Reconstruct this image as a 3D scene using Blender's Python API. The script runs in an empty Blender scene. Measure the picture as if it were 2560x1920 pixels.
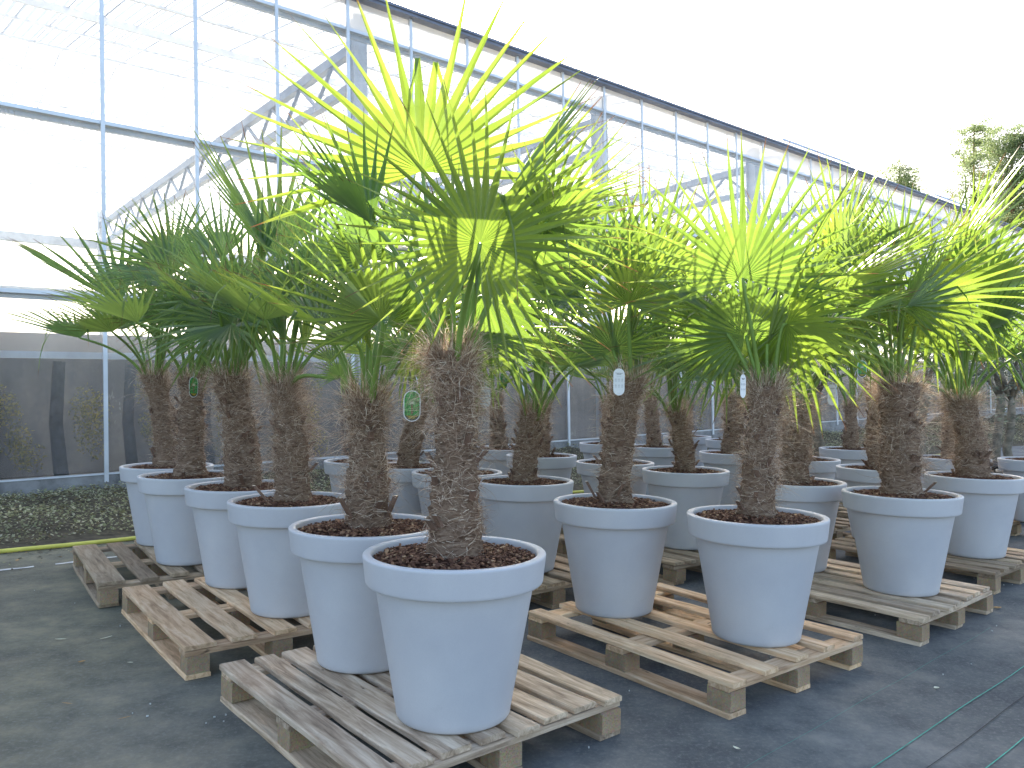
import bpy, bmesh, math, random
from mathutils import Vector, Matrix, Euler, noise
R_ = math.radians
S = bpy.context.scene
COL = S.collection

# ------------------------------------------------------------------ camera, world, sun, exposure
CAM_H = 1.246
FPX, PIT, ROL = 1964.7, R_(0.649), R_(-0.558)
cam_d = bpy.data.cameras.new('camera'); cam = bpy.data.objects.new('camera', cam_d); COL.objects.link(cam)
cam_d.sensor_width = 36; cam_d.lens = 36 * FPX / 2560; cam_d.clip_end = 2000; cam_d.clip_start = 0.05
cam.matrix_world = Matrix.Translation((0, 0, CAM_H)) @ Matrix.Rotation(math.pi / 2 + PIT, 4, 'X') @ Matrix.Rotation(-ROL, 4, 'Z')
S.camera = cam
SUN_AZ, SUN_EL = R_(92.5), R_(30.4)          # math angle in plan, elevation
w = bpy.data.worlds.new('World'); S.world = w; w.use_nodes = True
nt = w.node_tree; bg = nt.nodes['Background']; sk = nt.nodes.new('ShaderNodeTexSky')
sk.sky_type = 'NISHITA'; sk.sun_disc = False; sk.sun_elevation = SUN_EL; sk.sun_rotation = R_(90) - SUN_AZ
sk.air_density = 1.0; sk.dust_density = 3.5; sk.ozone_density = 0.4
nt.links.new(sk.outputs[0], bg.inputs[0]); bg.inputs[1].default_value = 0.15
sd = bpy.data.lights.new('sun', 'SUN'); sd.energy = 4.2; sd.angle = R_(0.5); sd.color = (1.0, 0.94, 0.82)
so = bpy.data.objects.new('sun', sd); COL.objects.link(so)
dv = Vector((math.cos(SUN_AZ) * math.cos(SUN_EL), math.sin(SUN_AZ) * math.cos(SUN_EL), math.sin(SUN_EL)))
so.rotation_euler = dv.to_track_quat('Z', 'Y').to_euler(); so.location = dv * 30
S.view_settings.view_transform = 'Standard'; S.view_settings.look = 'None'
S.view_settings.exposure = 1.88; S.view_settings.gamma = 1
S.render.engine = 'CYCLES'
S.cycles.max_bounces = 10; S.cycles.transparent_max_bounces = 24; S.cycles.transmission_bounces = 6
S.cycles.diffuse_bounces = 4; S.cycles.glossy_bounces = 3

def ray(a, b):                      # a pixel of the 2212-wide photo into a direction
    u, v = a * 1.15735 - 1280, b * 1.15735 - 960
    cr, sr = math.cos(ROL), math.sin(ROL)
    px, py = u * cr - v * sr, u * sr + v * cr
    c, s = math.cos(PIT), math.sin(PIT); t = -py / FPX
    return Vector((px / FPX, c - s * t, s + c * t))
def at(a, b, Y):
    r = ray(a, b); r = r * (Y / r.y); r.z += CAM_H; return r

# ------------------------------------------------------------------ helpers
def tag(o, label=None, cat=None, group=None, kind=None):
    for k, v in (('label', label), ('category', cat), ('group', group), ('kind', kind)):
        if v: o[k] = v
    return o
def empty(name, M=None, **k):
    o = bpy.data.objects.new(name, None); COL.objects.link(o); o.empty_display_size = 0.1
    if M is not None: o.matrix_world = M if isinstance(M, Matrix) else Matrix.Translation(M)
    return tag(o, **k)
class MB:
    def __init__(s): s.v = []; s.f = []; s.m = []; s.uv = None
    def poly(s, pts, mi=0):
        n = len(s.v); s.v += [tuple(p) for p in pts]; s.f.append(tuple(range(n, n + len(pts)))); s.m.append(mi)
    def box(s, a, b, mi=0, M=None):
        x0, y0, z0 = a; x1, y1, z1 = b
        p = [Vector(q) for q in ((x0,y0,z0),(x1,y0,z0),(x1,y1,z0),(x0,y1,z0),(x0,y0,z1),(x1,y0,z1),(x1,y1,z1),(x0,y1,z1))]
        if M is not None: p = [M @ q for q in p]
        n = len(s.v); s.v += [tuple(q) for q in p]
        for q in ((0,3,2,1),(4,5,6,7),(0,1,5,4),(1,2,6,5),(2,3,7,6),(3,0,4,7)):
            s.f.append(tuple(n + i for i in q)); s.m.append(mi)
    def tube(s, pts, rad, seg=6, mi=0, cap=True):
        pts = [Vector(p) for p in pts]; n0 = len(s.v)
        if not isinstance(rad, (list, tuple)): rad = [rad] * len(pts)
        up = Vector((0.13, 0.29, 1)).normalized()
        for i, p in enumerate(pts):
            d = (pts[min(i + 1, len(pts) - 1)] - pts[max(i - 1, 0)]).normalized()
            a = d.cross(up)
            if a.length < 1e-3: a = d.cross(Vector((1, 0, 0)))
            a.normalize(); b = d.cross(a)
            for k in range(seg):
                t = 2 * math.pi * k / seg
                s.v.append(tuple(p + (a * math.cos(t) + b * math.sin(t)) * rad[i]))
        for i in range(len(pts) - 1):
            for k in range(seg):
                q = n0 + i * seg
                s.f.append((q + k, q + (k + 1) % seg, q + seg + (k + 1) % seg, q + seg + k)); s.m.append(mi)
        if cap:
            s.f.append(tuple(n0 + k for k in range(seg))[::-1]); s.m.append(mi)
            q = n0 + (len(pts) - 1) * seg
            s.f.append(tuple(q + k for k in range(seg))); s.m.append(mi)
    def lathe(s, prof, seg=64, mi=0):
        n0 = len(s.v)
        for r, z in prof:
            for k in range(seg):
                t = 2 * math.pi * k / seg; s.v.append((r * math.cos(t), r * math.sin(t), z))
        for i in range(len(prof) - 1):
            for k in range(seg):
                q = n0 + i * seg
                s.f.append((q + k, q + (k + 1) % seg, q + seg + (k + 1) % seg, q + seg + k)); s.m.append(mi)
    def mesh(s, name, mats, smooth=False):
        me = bpy.data.meshes.new(name); me.from_pydata(s.v, [], s.f)
        for m in (mats if isinstance(mats, (list, tuple)) else [mats]): me.materials.append(m)
        me.polygons.foreach_set('material_index', s.m)
        if smooth: me.polygons.foreach_set('use_smooth', [True] * len(s.f))
        if s.uv:
            l = me.uv_layers.new(name='UVMap')
            flat = []
            for f in s.f:
                for i in f: flat += s.uv[i]
            l.data.foreach_set('uv', flat)
        me.update(); return me
    def build(s, name, mats, parent=None, smooth=False, **k):
        return link(name, s.mesh(name, mats, smooth), parent, **k)
def link(name, me, parent=None, **k):
    o = bpy.data.objects.new(name, me); COL.objects.link(o)
    if parent is not None: o.parent = parent
    return tag(o, **k)

# ------------------------------------------------------------------ materials
def mat(name):
    m = bpy.data.materials.new(name); m.use_nodes = True; n = m.node_tree
    for x in list(n.nodes):
        if x.type != 'OUTPUT_MATERIAL': n.nodes.remove(x)
    return m, n, n.nodes['Material Output']
def N(n, t, **k):
    x = n.nodes.new(t)
    for a, b in k.items():
        if a.startswith('i_'): x.inputs[a[2:].replace('_', ' ')].default_value = b
        else: setattr(x, a, b)
    return x
def ramp(n, src, stops, interp='LINEAR'):
    r = n.nodes.new('ShaderNodeValToRGB'); r.color_ramp.interpolation = interp
    e = r.color_ramp.elements
    while len(e) < len(stops): e.new(0.5)
    for el, (p, c) in zip(e, stops): el.position = p; el.color = (*c, 1) if len(c) == 3 else c
    n.links.new(src, r.inputs[0]); return r.outputs[0]
def mixc(n, f, a, b, mode='MIX'):
    x = n.nodes.new('ShaderNodeMix'); x.data_type = 'RGBA'; x.blend_type = mode
    for i, v in ((0, f), (6, a), (7, b)):
        if hasattr(v, 'node'): n.links.new(v, x.inputs[i])
        else: x.inputs[i].default_value = v if i == 0 else ((*v, 1) if len(v) == 3 else v)
    return x.outputs[2]
def noise_t(n, scale, detail=4, rough=.55, vec=None, stretch=None, coord='Object', dist=0):
    tc = n.nodes.new('ShaderNodeTexCoord'); x = N(n, 'ShaderNodeTexNoise'); x.inputs['Scale'].default_value = scale
    x.inputs['Detail'].default_value = detail; x.inputs['Roughness'].default_value = rough; x.inputs['Distortion'].default_value = dist
    src = tc.outputs[coord]
    if stretch:
        mp = n.nodes.new('ShaderNodeMapping'); mp.inputs['Scale'].default_value = stretch; n.links.new(src, mp.inputs[0]); src = mp.outputs[0]
        oi = n.nodes.new('ShaderNodeObjectInfo'); mu = N(n, 'ShaderNodeMath', operation='MULTIPLY'); mu.inputs[1].default_value = 37
        n.links.new(oi.outputs['Random'], mu.inputs[0]); n.links.new(mu.outputs[0], mp.inputs['Location'])
    n.links.new(src, x.inputs['Vector']); return x.outputs['Fac']
def bump(n, h, strength, dist=.01):
    b = n.nodes.new('ShaderNodeBump'); b.inputs['Strength'].default_value = strength; b.inputs['Distance'].default_value = dist
    n.links.new(h, b.inputs['Height']); return b.outputs[0]
def pbsdf(n, out, col, rough=.6, spec=.5, metal=0, nrm=None):
    p = n.nodes.new('ShaderNodeBsdfPrincipled')
    if hasattr(col, 'node'): n.links.new(col, p.inputs['Base Color'])
    else: p.inputs['Base Color'].default_value = (*col, 1)
    if hasattr(rough, 'node'): n.links.new(rough, p.inputs['Roughness'])
    else: p.inputs['Roughness'].default_value = rough
    p.inputs['Specular IOR Level'].default_value = spec; p.inputs['Metallic'].default_value = metal
    if nrm is not None: n.links.new(nrm, p.inputs['Normal'])
    if out is not None: n.links.new(p.outputs[0], out.inputs[0])
    return p.outputs[0]
def simple(name, col, rough=.6, spec=.5, metal=0, var=.15, scale=8, bmp=0):
    m, n, o = mat(name)
    f = noise_t(n, scale, 5)
    c = ramp(n, f, [(.3, tuple(x * (1 - var) for x in col)), (.7, tuple(min(1, x * (1 + var)) for x in col))])
    pbsdf(n, o, c, rough, spec, metal, bump(n, noise_t(n, scale * 12, 3), bmp, .003) if bmp else None)
    return m
M = {}
# plastic of the planters
m, n, o = mat('pot_plastic')
c = ramp(n, noise_t(n, 3.5, 5), [(.35, (.51, .515, .545)), (.65, (.575, .58, .60))])
c = mixc(n, ramp(n, noise_t(n, 420, 2), [(.35, (0, 0, 0)), (.75, (.35, .35, .35))]), c, (.41, .42, .45))
smu = ramp(n, noise_t(n, 9, 6, .7), [(.62, (0, 0, 0)), (.8, (.35, .35, .35))])
c = mixc(n, smu, c, (.42, .42, .43))
pbsdf(n, o, c, .5, .35, 0, bump(n, noise_t(n, 600, 2), .12, .001)); M['pot'] = m
# bark chips
m, n, o = mat('bark_chips')
g = n.nodes.new('ShaderNodeNewGeometry')
c = ramp(n, g.outputs['Random Per Island'], [(0, (.05, .024, .016)), (.45, (.12, .055, .033)), (.8, (.23, .115, .065)), (.93, (.40, .25, .14)), (1, (.55, .38, .23))])
c = mixc(n, .35, c, ramp(n, noise_t(n, 60, 4), [(.3, (.05, .02, .015)), (.7, (.2, .1, .06))]))
pbsdf(n, o, c, .8, .3, 0, bump(n, noise_t(n, 220, 3), .5, .002)); M['chips'] = m
M['soil'] = simple('soil', (.05, .024, .016), .95, .1, 0, .5, 60, .8)
# trunk and fibre
m, n, o = mat('palm_trunk')
f = noise_t(n, 9, 8, .7, stretch=(1.6, 1.6, 5), dist=1.5)
c = ramp(n, f, [(.3, (.10, .064, .045)), (.46, (.26, .172, .12)), (.58, (.40, .285, .205)), (.76, (.56, .44, .34))])
pbsdf(n, o, c, .95, .1, 0, bump(n, noise_t(n, 60, 6, .75, stretch=(1, 1, 3), dist=2), 1.0, .012)); M['trunk'] = m
m, n, o = mat('palm_fibre')
g = n.nodes.new('ShaderNodeNewGeometry')
c = ramp(n, g.outputs['Random Per Island'], [(0, (.20, .125, .085)), (.4, (.46, .325, .235)), (.75, (.69, .545, .42)), (1, (.95, .85, .70))])
d = n.nodes.new('ShaderNodeBsdfDiffuse'); n.links.new(c, d.inputs[0])
t = n.nodes.new('ShaderNodeBsdfTranslucent'); n.links.new(c, t.inputs[0])
mx = n.nodes.new('ShaderNodeMixShader'); mx.inputs[0].default_value = .35; n.links.new(d.outputs[0], mx.inputs[1]); n.links.new(t.outputs[0], mx.inputs[2])
n.links.new(mx.outputs[0], o.inputs[0]); M['fibre'] = m
M['stub'] = simple('leaf_stub', (.17, .105, .075), .7, .3, 0, .4, 14, .3)
M['stubcut'] = simple('leaf_stub_cut', (.80, .72, .58), .8, .2, 0, .2, 30)
# leaves
def leafmat(name, front, trans, tip, yel):
    m, n, o = mat(name)
    uv = n.nodes.new('ShaderNodeUVMap'); sp = n.nodes.new('ShaderNodeSeparateXYZ'); n.links.new(uv.outputs[0], sp.inputs[0])
    g = n.nodes.new('ShaderNodeNewGeometry'); oi = n.nodes.new('ShaderNodeObjectInfo')
    isl = g.outputs['Random Per Island']
    v1 = ramp(n, isl, [(0, (.78, .82, .8)), (1, (1.2, 1.18, 1.1))])
    v2 = ramp(n, oi.outputs['Random'], [(0, (.82, .92, 1.1)), (.5, (1, 1, 1)), (1, (1.15, 1.06, .9))])
    st = ramp(n, noise_t(n, 7, 5, stretch=(1, 1, 1)), [(.3, (.8, .85, .8)), (.7, (1.15, 1.1, 1.05))])
    a = N(n, 'ShaderNodeMath', operation='MULTIPLY_ADD'); n.links.new(isl, a.inputs[0]); a.inputs[1].default_value = .10; n.links.new(sp.outputs[1], a.inputs[2])
    tipf = ramp(n, a.outputs[0], [(.955, (0, 0, 0)), (1.0, (1, 1, 1))])
    yelf = ramp(n, a.outputs[0], [(.78, (0, 0, 0)), (1.0, (.8, .8, .8))])
    def shade(base):
        c = mixc(n, 1, base, v1, 'MULTIPLY'); c = mixc(n, 1, c, v2, 'MULTIPLY'); c = mixc(n, 1, c, st, 'MULTIPLY')
        c = mixc(n, yelf, c, yel); return mixc(n, tipf, c, tip)
    p = pbsdf(n, None, shade(front), .33, .9)
    t = n.nodes.new('ShaderNodeBsdfTranslucent'); n.links.new(shade(trans), t.inputs[0])
    mx = n.nodes.new('ShaderNodeMixShader'); mx.inputs[0].default_value = .45
    n.links.new(p, mx.inputs[1]); n.links.new(t.outputs[0], mx.inputs[2]); n.links.new(mx.outputs[0], o.inputs[0])
    return m
M['leaf'] = leafmat('palm_leaf', (.12, .172, .068), (.27, .41, .055), (.16, .07, .03), (.30, .33, .06))
M['leaf_blue'] = leafmat('palm_leaf_dark', (.12, .185, .085), (.30, .46, .10), (.16, .07, .03), (.24, .28, .07))
M['petiole'] = simple('petiole', (.17, .27, .055), .45, .4, 0, .25, 10)
M['spear'] = M['leaf']
# wood
def wood(name, cols, k=1.0):
    m, n, o = mat(name)
    f = noise_t(n, 2.6, 8, .65, stretch=(1.2, 14, 14), dist=.6)
    c = ramp(n, f, [(.28, cols[0]), (.48, cols[1]), (.7, cols[2])])
    oi = n.nodes.new('ShaderNodeObjectInfo')
    c = mixc(n, 1, c, ramp(n, oi.outputs['Random'], [(0, (.68, .66, .66)), (.5, (.95, .95, .96)), (1, (1.2, 1.16, 1.08))]), 'MULTIPLY')
    st = ramp(n, noise_t(n, 5, 6, .7, stretch=(1, 1.6, 1.6)), [(.55, (0, 0, 0)), (.75, (.75, .75, .75))])
    c = mixc(n, st, c, cols[3])
    kn = ramp(n, noise_t(n, 11, 3, .5, stretch=(.8, 2, 2)), [(.70, (0, 0, 0)), (.76, (.85, .85, .85))])
    c = mixc(n, kn, c, (.07, .045, .03))
    pbsdf(n, o, c, .85, .2, 0, bump(n, noise_t(n, 9, 6, .7, stretch=(1, 22, 22)), .6, .006)); return m
M['wood_grey'] = wood('weathered_grey_wood', [(.20, .14, .095), (.52, .395, .28), (.80, .67, .51), (.27, .18, .115)])
M['wood_tan'] = wood('fresh_tan_wood', [(.34, .20, .11), (.70, .475, .29), (.90, .71, .49), (.44, .28, .165)])
M['wood_brown'] = wood('brown_wood', [(.17, .12, .08), (.40, .30, .20), (.58, .46, .33), (.24, .165, .11)])
m, n, o = mat('pressed_chip_block')
v = N(n, 'ShaderNodeTexVoronoi'); v.inputs['Scale'].default_value = 160; tc = n.nodes.new('ShaderNodeTexCoord'); n.links.new(tc.outputs['Object'], v.inputs['Vector'])
c = mixc(n, .6, ramp(n, noise_t(n, 12, 5), [(.3, (.30, .20, .12)), (.7, (.55, .40, .25))]), v.outputs['Color'], 'MULTIPLY')
c = mixc(n, .5, c, (.42, .31, .20))
pbsdf(n, o, c, .9, .15, 0, bump(n, v.outputs['Distance'], .6, .004)); M['block'] = m
# greenhouse
M['alu'] = simple('aluminium_bar', (.72, .75, .79), .45, .5, .35, .1, 3)
M['alu_dark'] = simple('gutter_metal', (.21, .23, .29), .5, .5, .3, .2, 3)
M['truss'] = simple('truss_steel', (.27, .33, .42), .5, .5, .3, .15, 4)
M['steel'] = simple('galvanised_steel', (.52, .57, .64), .5, .5, .3, .15, 4)
m, n, o = mat('greenhouse_glass')
tr = n.nodes.new('ShaderNodeBsdfTransparent'); tr.inputs[0].default_value = (.93, .95, .97, 1)
gl = n.nodes.new('ShaderNodeBsdfGlossy'); gl.inputs['Roughness'].default_value = .08; gl.inputs[0].default_value = (.9, .95, 1, 1)
fr = n.nodes.new('ShaderNodeFresnel'); fr.inputs[0].default_value = 1.5
df = n.nodes.new('ShaderNodeBsdfDiffuse'); df.inputs[0].default_value = (.5, .5, .5, 1)
tl = n.nodes.new('ShaderNodeBsdfTranslucent'); tl.inputs[0].default_value = (.8, .82, .85, 1)
ad = n.nodes.new('ShaderNodeMixShader'); ad.inputs[0].default_value = .5; n.links.new(df.outputs[0], ad.inputs[1]); n.links.new(tl.outputs[0], ad.inputs[2])
m1 = n.nodes.new('ShaderNodeMixShader'); dirt = ramp(n, noise_t(n, 1.3, 7, .7, stretch=(1, 1, .35)), [(.35, (.16, .16, .16)), (.75, (.42, .42, .42))])  # dirt, laid on heavier so its pale scatter imitates haze and flare
n.links.new(dirt, m1.inputs[0]); n.links.new(tr.outputs[0], m1.inputs[1]); n.links.new(ad.outputs[0], m1.inputs[2])
m2 = n.nodes.new('ShaderNodeMixShader'); n.links.new(fr.outputs[0], m2.inputs[0]); n.links.new(m1.outputs[0], m2.inputs[1]); n.links.new(gl.outputs[0], m2.inputs[2])
n.links.new(m2.outputs[0], o.inputs[0]); M['glass'] = m
def film(name, col, tfac, clear):
    m, n, o = mat(name)
    d = n.nodes.new('ShaderNodeBsdfDiffuse'); t = n.nodes.new('ShaderNodeBsdfTranslucent'); tr = n.nodes.new('ShaderNodeBsdfTransparent')
    c = ramp(n, noise_t(n, 1.1, 6, .6), [(.3, tuple(x * .93 for x in col)), (.7, col)])
    n.links.new(c, d.inputs[0]); n.links.new(c, t.inputs[0])
    a = n.nodes.new('ShaderNodeMixShader'); a.inputs[0].default_value = tfac; n.links.new(d.outputs[0], a.inputs[1]); n.links.new(t.outputs[0], a.inputs[2])
    b = n.nodes.new('ShaderNodeMixShader'); b.inputs[0].default_value = clear; n.links.new(a.outputs[0], b.inputs[1]); n.links.new(tr.outputs[0], b.inputs[2])
    n.links.new(b.outputs[0], o.inputs[0]); return m, n, c
M['film'] = film('frosted_panel', (.92, .93, .94), .75, .25)[0]
M['roofsheet'] = film('corrugated_roof_sheet', (.66, .67, .68), .85, .0)[0]
m, n, _c = film('dark_shade_cloth', (.075, .08, .095), .35, .0)
cc = mixc(n, 1, ramp(n, noise_t(n, 1.0, 6, .6, stretch=(2.2, 2.2, .5)), [(.3, (.06, .066, .08)), (.5, (.12, .125, .135)), (.72, (.21, .21, .205))]), ramp(n, noise_t(n, 9, 5, .7), [(.3, (.75, .75, .75)), (.7, (1.2, 1.2, 1.2))]), 'MULTIPLY')
for nd in n.nodes:
    if nd.type in ('BSDF_DIFFUSE', 'BSDF_TRANSLUCENT'): n.links.new(cc, nd.inputs[0])
M['cloth'] = m
M['band'] = film('grey_band', (.26, .255, .26), .4, .0)[0]  # even grey sheet for the strip above the curtain rail
M['cream'] = film('low_sky_sheet', (.92, .88, .80), .8, .0)[0]
m, n, o = mat('concrete')
c = ramp(n, noise_t(n, 2.2, 8, .7), [(.3, (.17, .165, .16)), (.6, (.34, .335, .33))])
c = mixc(n, ramp(n, noise_t(n, 5, 8, .75), [(.55, (0, 0, 0)), (.7, (.8, .8, .8))]), c, (.08, .08, .07))
pbsdf(n, o, c, .9, .2, 0, bump(n, noise_t(n, 30, 6), .4, .01)); M['concrete'] = m
# ground
m, n, o = mat('weed_mat')
c = ramp(n, noise_t(n, 1.1, 8, .62), [(.3, (.062, .070, .080)), (.5, (.115, .123, .126)), (.72, (.215, .215, .205))])
c2 = ramp(n, noise_t(n, 1.6, 8, .65), [(.3, (.10, .10, .08)), (.5, (.17, .165, .115)), (.75, (.29, .265, .175))])
tc = n.nodes.new('ShaderNodeTexCoord'); sx = n.nodes.new('ShaderNodeSeparateXYZ'); n.links.new(tc.outputs['Object'], sx.inputs[0])
nz = noise_t(n, .8, 5, .6); ma = N(n, 'ShaderNodeMath', operation='MULTIPLY_ADD'); n.links.new(nz, ma.inputs[0]); ma.inputs[1].default_value = 2.4; n.links.new(sx.outputs[0], ma.inputs[2])
lf = ramp(n, ma.outputs[0], [(0, (1, 1, 1)), (1, (0, 0, 0))])
mr = N(n, 'ShaderNodeMapRange'); n.links.new(ma.outputs[0], mr.inputs[0]); mr.inputs[1].default_value = -.6; mr.inputs[2].default_value = 1.2; mr.inputs[3].default_value = .9; mr.inputs[4].default_value = 0
c = mixc(n, mr.outputs[0], c, c2)
c = mixc(n, 1, c, ramp(n, noise_t(n, 5.5, 8, .72), [(.32, (.62, .64, .68)), (.5, (1, 1, 1)), (.7, (1.45, 1.38, 1.25))]), 'MULTIPLY')
spk = ramp(n, noise_t(n, 55, 5, .75), [(.5, (0, 0, 0)), (.72, (.55, .55, .55))])
c = mixc(n, spk, c, (.27, .27, .25))
wv = N(n, 'ShaderNodeTexWave', wave_type='BANDS', bands_direction='DIAGONAL'); wv.inputs['Scale'].default_value = 220; n.links.new(tc.outputs['Object'], wv.inputs['Vector'])
hh = mixc(n, .25, noise_t(n, 7, 6, .6), wv.outputs['Fac'])
pbsdf(n, o, c, .75, .3, 0, bump(n, hh, .35, .012)); M['mat'] = m
M['dirt'] = simple('dirt', (.10, .085, .06), .95, .1, 0, .5, 14, .9)
def foliage(name, c0, c1, c2, trans=.4):
    m, n, o = mat(name)
    g = n.nodes.new('ShaderNodeNewGeometry')
    c = ramp(n, g.outputs['Random Per Island'], [(0, c0), (.55, c1), (1, c2)])
    c = mixc(n, 1, c, ramp(n, noise_t(n, .9, 4), [(.3, (.6, .62, .65)), (.7, (1.3, 1.25, 1.1))]), 'MULTIPLY')
    p = pbsdf(n, None, c, .6, .3); t = n.nodes.new('ShaderNodeBsdfTranslucent'); n.links.new(c, t.inputs[0])
    mx = n.nodes.new('ShaderNodeMixShader'); mx.inputs[0].default_value = trans
    n.links.new(p, mx.inputs[1]); n.links.new(t.outputs[0], mx.inputs[2]); n.links.new(mx.outputs[0], o.inputs[0]); return m
M['cover'] = foliage('ground_cover_leaves', (.17, .13, .07), (.34, .37, .20), (.72, .67, .49), .4)
M['pine'] = foliage('pine_needles', (.13, .19, .08), (.26, .34, .15), (.42, .49, .25), .5)
M['olive'] = foliage('olive_leaves', (.09, .12, .085), (.20, .25, .18), (.38, .43, .34), .35)
M['autumn'] = foliage('reflected_leaves', (.16, .16, .05), (.55, .48, .14), (.9, .75, .25), .5)
M['pinebark'] = simple('pine_bark', (.30, .17, .10), .9, .1, 0, .4, 3, .5)
M['olivebark'] = simple('olive_bark', (.24, .21, .165), .95, .1, 0, .45, 16, .9)
M['darkbark'] = simple('reflected_bark', (.065, .067, .072), .95, .1, 0, .5, 12, .6)
M['blackplastic'] = simple('black_plastic', (.02, .021, .024), .35, .5, 0, .2, 9)
M['yellow'] = simple('yellow_hose', (.72, .66, .13), .5, .4, 0, .12, 9)
M['white_paint'] = simple('white_edging', (.6, .6, .58), .8, .2, 0, .3, 20)
M['green_thread'] = simple('green_thread', (.05, .36, .27), .6, .3, 0, .25, 30)
M['dark_thread'] = simple('dark_thread', (.02, .022, .03), .7, .3, 0, .2, 30)
M['card_white'] = simple('white_card', (.82, .84, .86), .35, .4, 0, .03, 10)
M['print_grey'] = simple('grey_print', (.45, .47, .49), .6, .3, 0, .1, 10)
M['print_dark'] = simple('dark_print', (.08, .08, .09), .6, .3, 0, .1, 10)
M['print_green'] = simple('green_photo_print', (.06, .26, .06), .35, .4, 0, .75, 90)
M['print_black'] = simple('black_print', (.03, .035, .03), .35, .4, 0, .2, 40)
M['print_yellow'] = simple('yellow_print', (.8, .62, .03), .5, .3, 0, .05, 10)
M['print_brown'] = simple('brown_print', (.2, .12, .07), .5, .3, 0, .2, 60)
M['string'] = simple('string', (.7, .7, .66), .8, .2, 0, .1, 30)
M['film_clear'] = film('clear_sleeve', (.75, .78, .8), .4, .45)[0]
M['leaf_pale'] = simple('dry_pale_leaf', (.68, .66, .5), .7, .3, 0, .25, 40)
M['leaf_brown'] = simple('dry_brown_leaf', (.46, .28, .12), .7, .3, 0, .35, 40)
M['stone'] = simple('pale_stone_chip', (.5, .51, .49), .8, .2, 0, .2, 60)

# ------------------------------------------------------------------ the setting: ground
mb = MB(); mb.poly([(-300, -300, 0), (300, -300, 0), (300, 300, 0), (-300, 300, 0)])
mb.build('ground', M['mat'], kind='structure')

# greenhouse frame: x along the wall, y into the house, z above eye height; the nursery floor falls slightly to the right of it
AL = R_(40.3)
GH0 = Vector((-4.72, 9.109, 0))
TILT = Matrix.Translation((0, 0, CAM_H)) @ Matrix.Rotation(-R_(1.508), 4, 'Y')
GM = TILT @ Matrix.Translation(GH0) @ Matrix.Rotation(AL, 4, 'Z')
SP = 1.0653
BASE, R1, R2, R3, EAVE = -.87, 1.20, 3.22, 5.24, 5.68
N0, N1 = -7, 42
X0, X1 = N0 * SP, N1 * SP
DEPTH = 16.0
gh = empty('greenhouse', GM, label='long tall glass greenhouse with white bars behind the palms', cat='greenhouse')
mb = MB(); mb.box((X0 - .1, -.02, BASE - 2.0), (X1 + .1, .2, BASE)); mb.build('plinth', M['concrete'], gh)
for z, nm in ((BASE, 'sill_rail'), (R1, 'rail'), (R2, 'rail'), (R3, 'rail')):
    mb = MB()
    if nm == 'sill_rail': mb.box((X0, -.03, z + .003), (X1, .09, z + .022))
    else:
        mb.box((X0, -.03, z - .022), (X1, .06, z + .022), 0)
        mb.box((X0, .063, z - .07), (X1, .12, z + .02), 1)
    mb.build(nm, [M['alu'], M['steel']], gh)
mb = MB(); mb.box((X0 - .1, -.14, EAVE + .004), (X1 + .1, .16, EAVE + .075)); mb.box((X0 - .1, -.165, EAVE + .05), (X1 + .1, -.143, EAVE + .09))
mb.build('gutter', M['alu_dark'], gh)
for k in range(N0, N1 + 1):
    mb = MB(); x = k * SP
    mb.box((x - .022, -.06, BASE - .08 if k % 1 == 0 else BASE), (x + .022, -.033, EAVE))
    mb.build('glazing_bar', M['alu'], gh)
for k in range(N0, N1):
    x = k * SP
    mb = MB()
    for a, b in ((BASE + .045, R1 - .04), (R1 + .04, R2 - .04), (R2 + .04, R3 - .04)):
        mb.poly([(x + .012, 0, a), (x + SP - .012, 0, a), (x + SP - .012, 0, b), (x + .012, 0, b)])
    mb.build('glass_pane', M['glass'], gh)
    mb = MB(); mb.poly([(x + .012, .0, R3 + .04), (x + SP - .012, .0, R3 + .04), (x + SP - .012, .0, EAVE), (x + .012, .0, EAVE)])
    mb.build('frosted_pane', M['film'], gh)
# columns, trusses
bays = [3.37 + 4.95 * i for i in range(-2, 8)]
for c in bays:
    x = c * SP
    mb = MB(); mb.box((x - .03, .30, BASE - 1.2), (x + .03, .52, EAVE)); mb.box((x - .11, .29, BASE - 1.2), (x + .11, .299, EAVE)); mb.box((x - .11, .521, BASE - 1.2), (x + .11, .53, EAVE))
    mb.build('column', M['steel'], gh)
    mb = MB()
    mb.box((x - .06, .54, 5.16), (x + .06, DEPTH - .2, 5.31)); mb.box((x - .06, .54, 4.60), (x + .06, DEPTH - .2, 4.72))
    q = 26
    for i in range(q):
        y0 = .6 + (DEPTH - 1) * i / q; y1 = .6 + (DEPTH - 1) * (i + 1) / q
        za, zb = (4.71, 5.19) if i % 2 == 0 else (5.19, 4.71)
        mb.tube([(x, y0, za), (x, y1, zb)], .036, 5)
    mb.build('roof_truss', M['truss'], gh)
    mb = MB(); mb.box((x - .09, DEPTH - .2, BASE - 1.2), (x + .09, DEPTH - .0, EAVE)); mb.build('far_column', M['steel'], gh)
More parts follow.
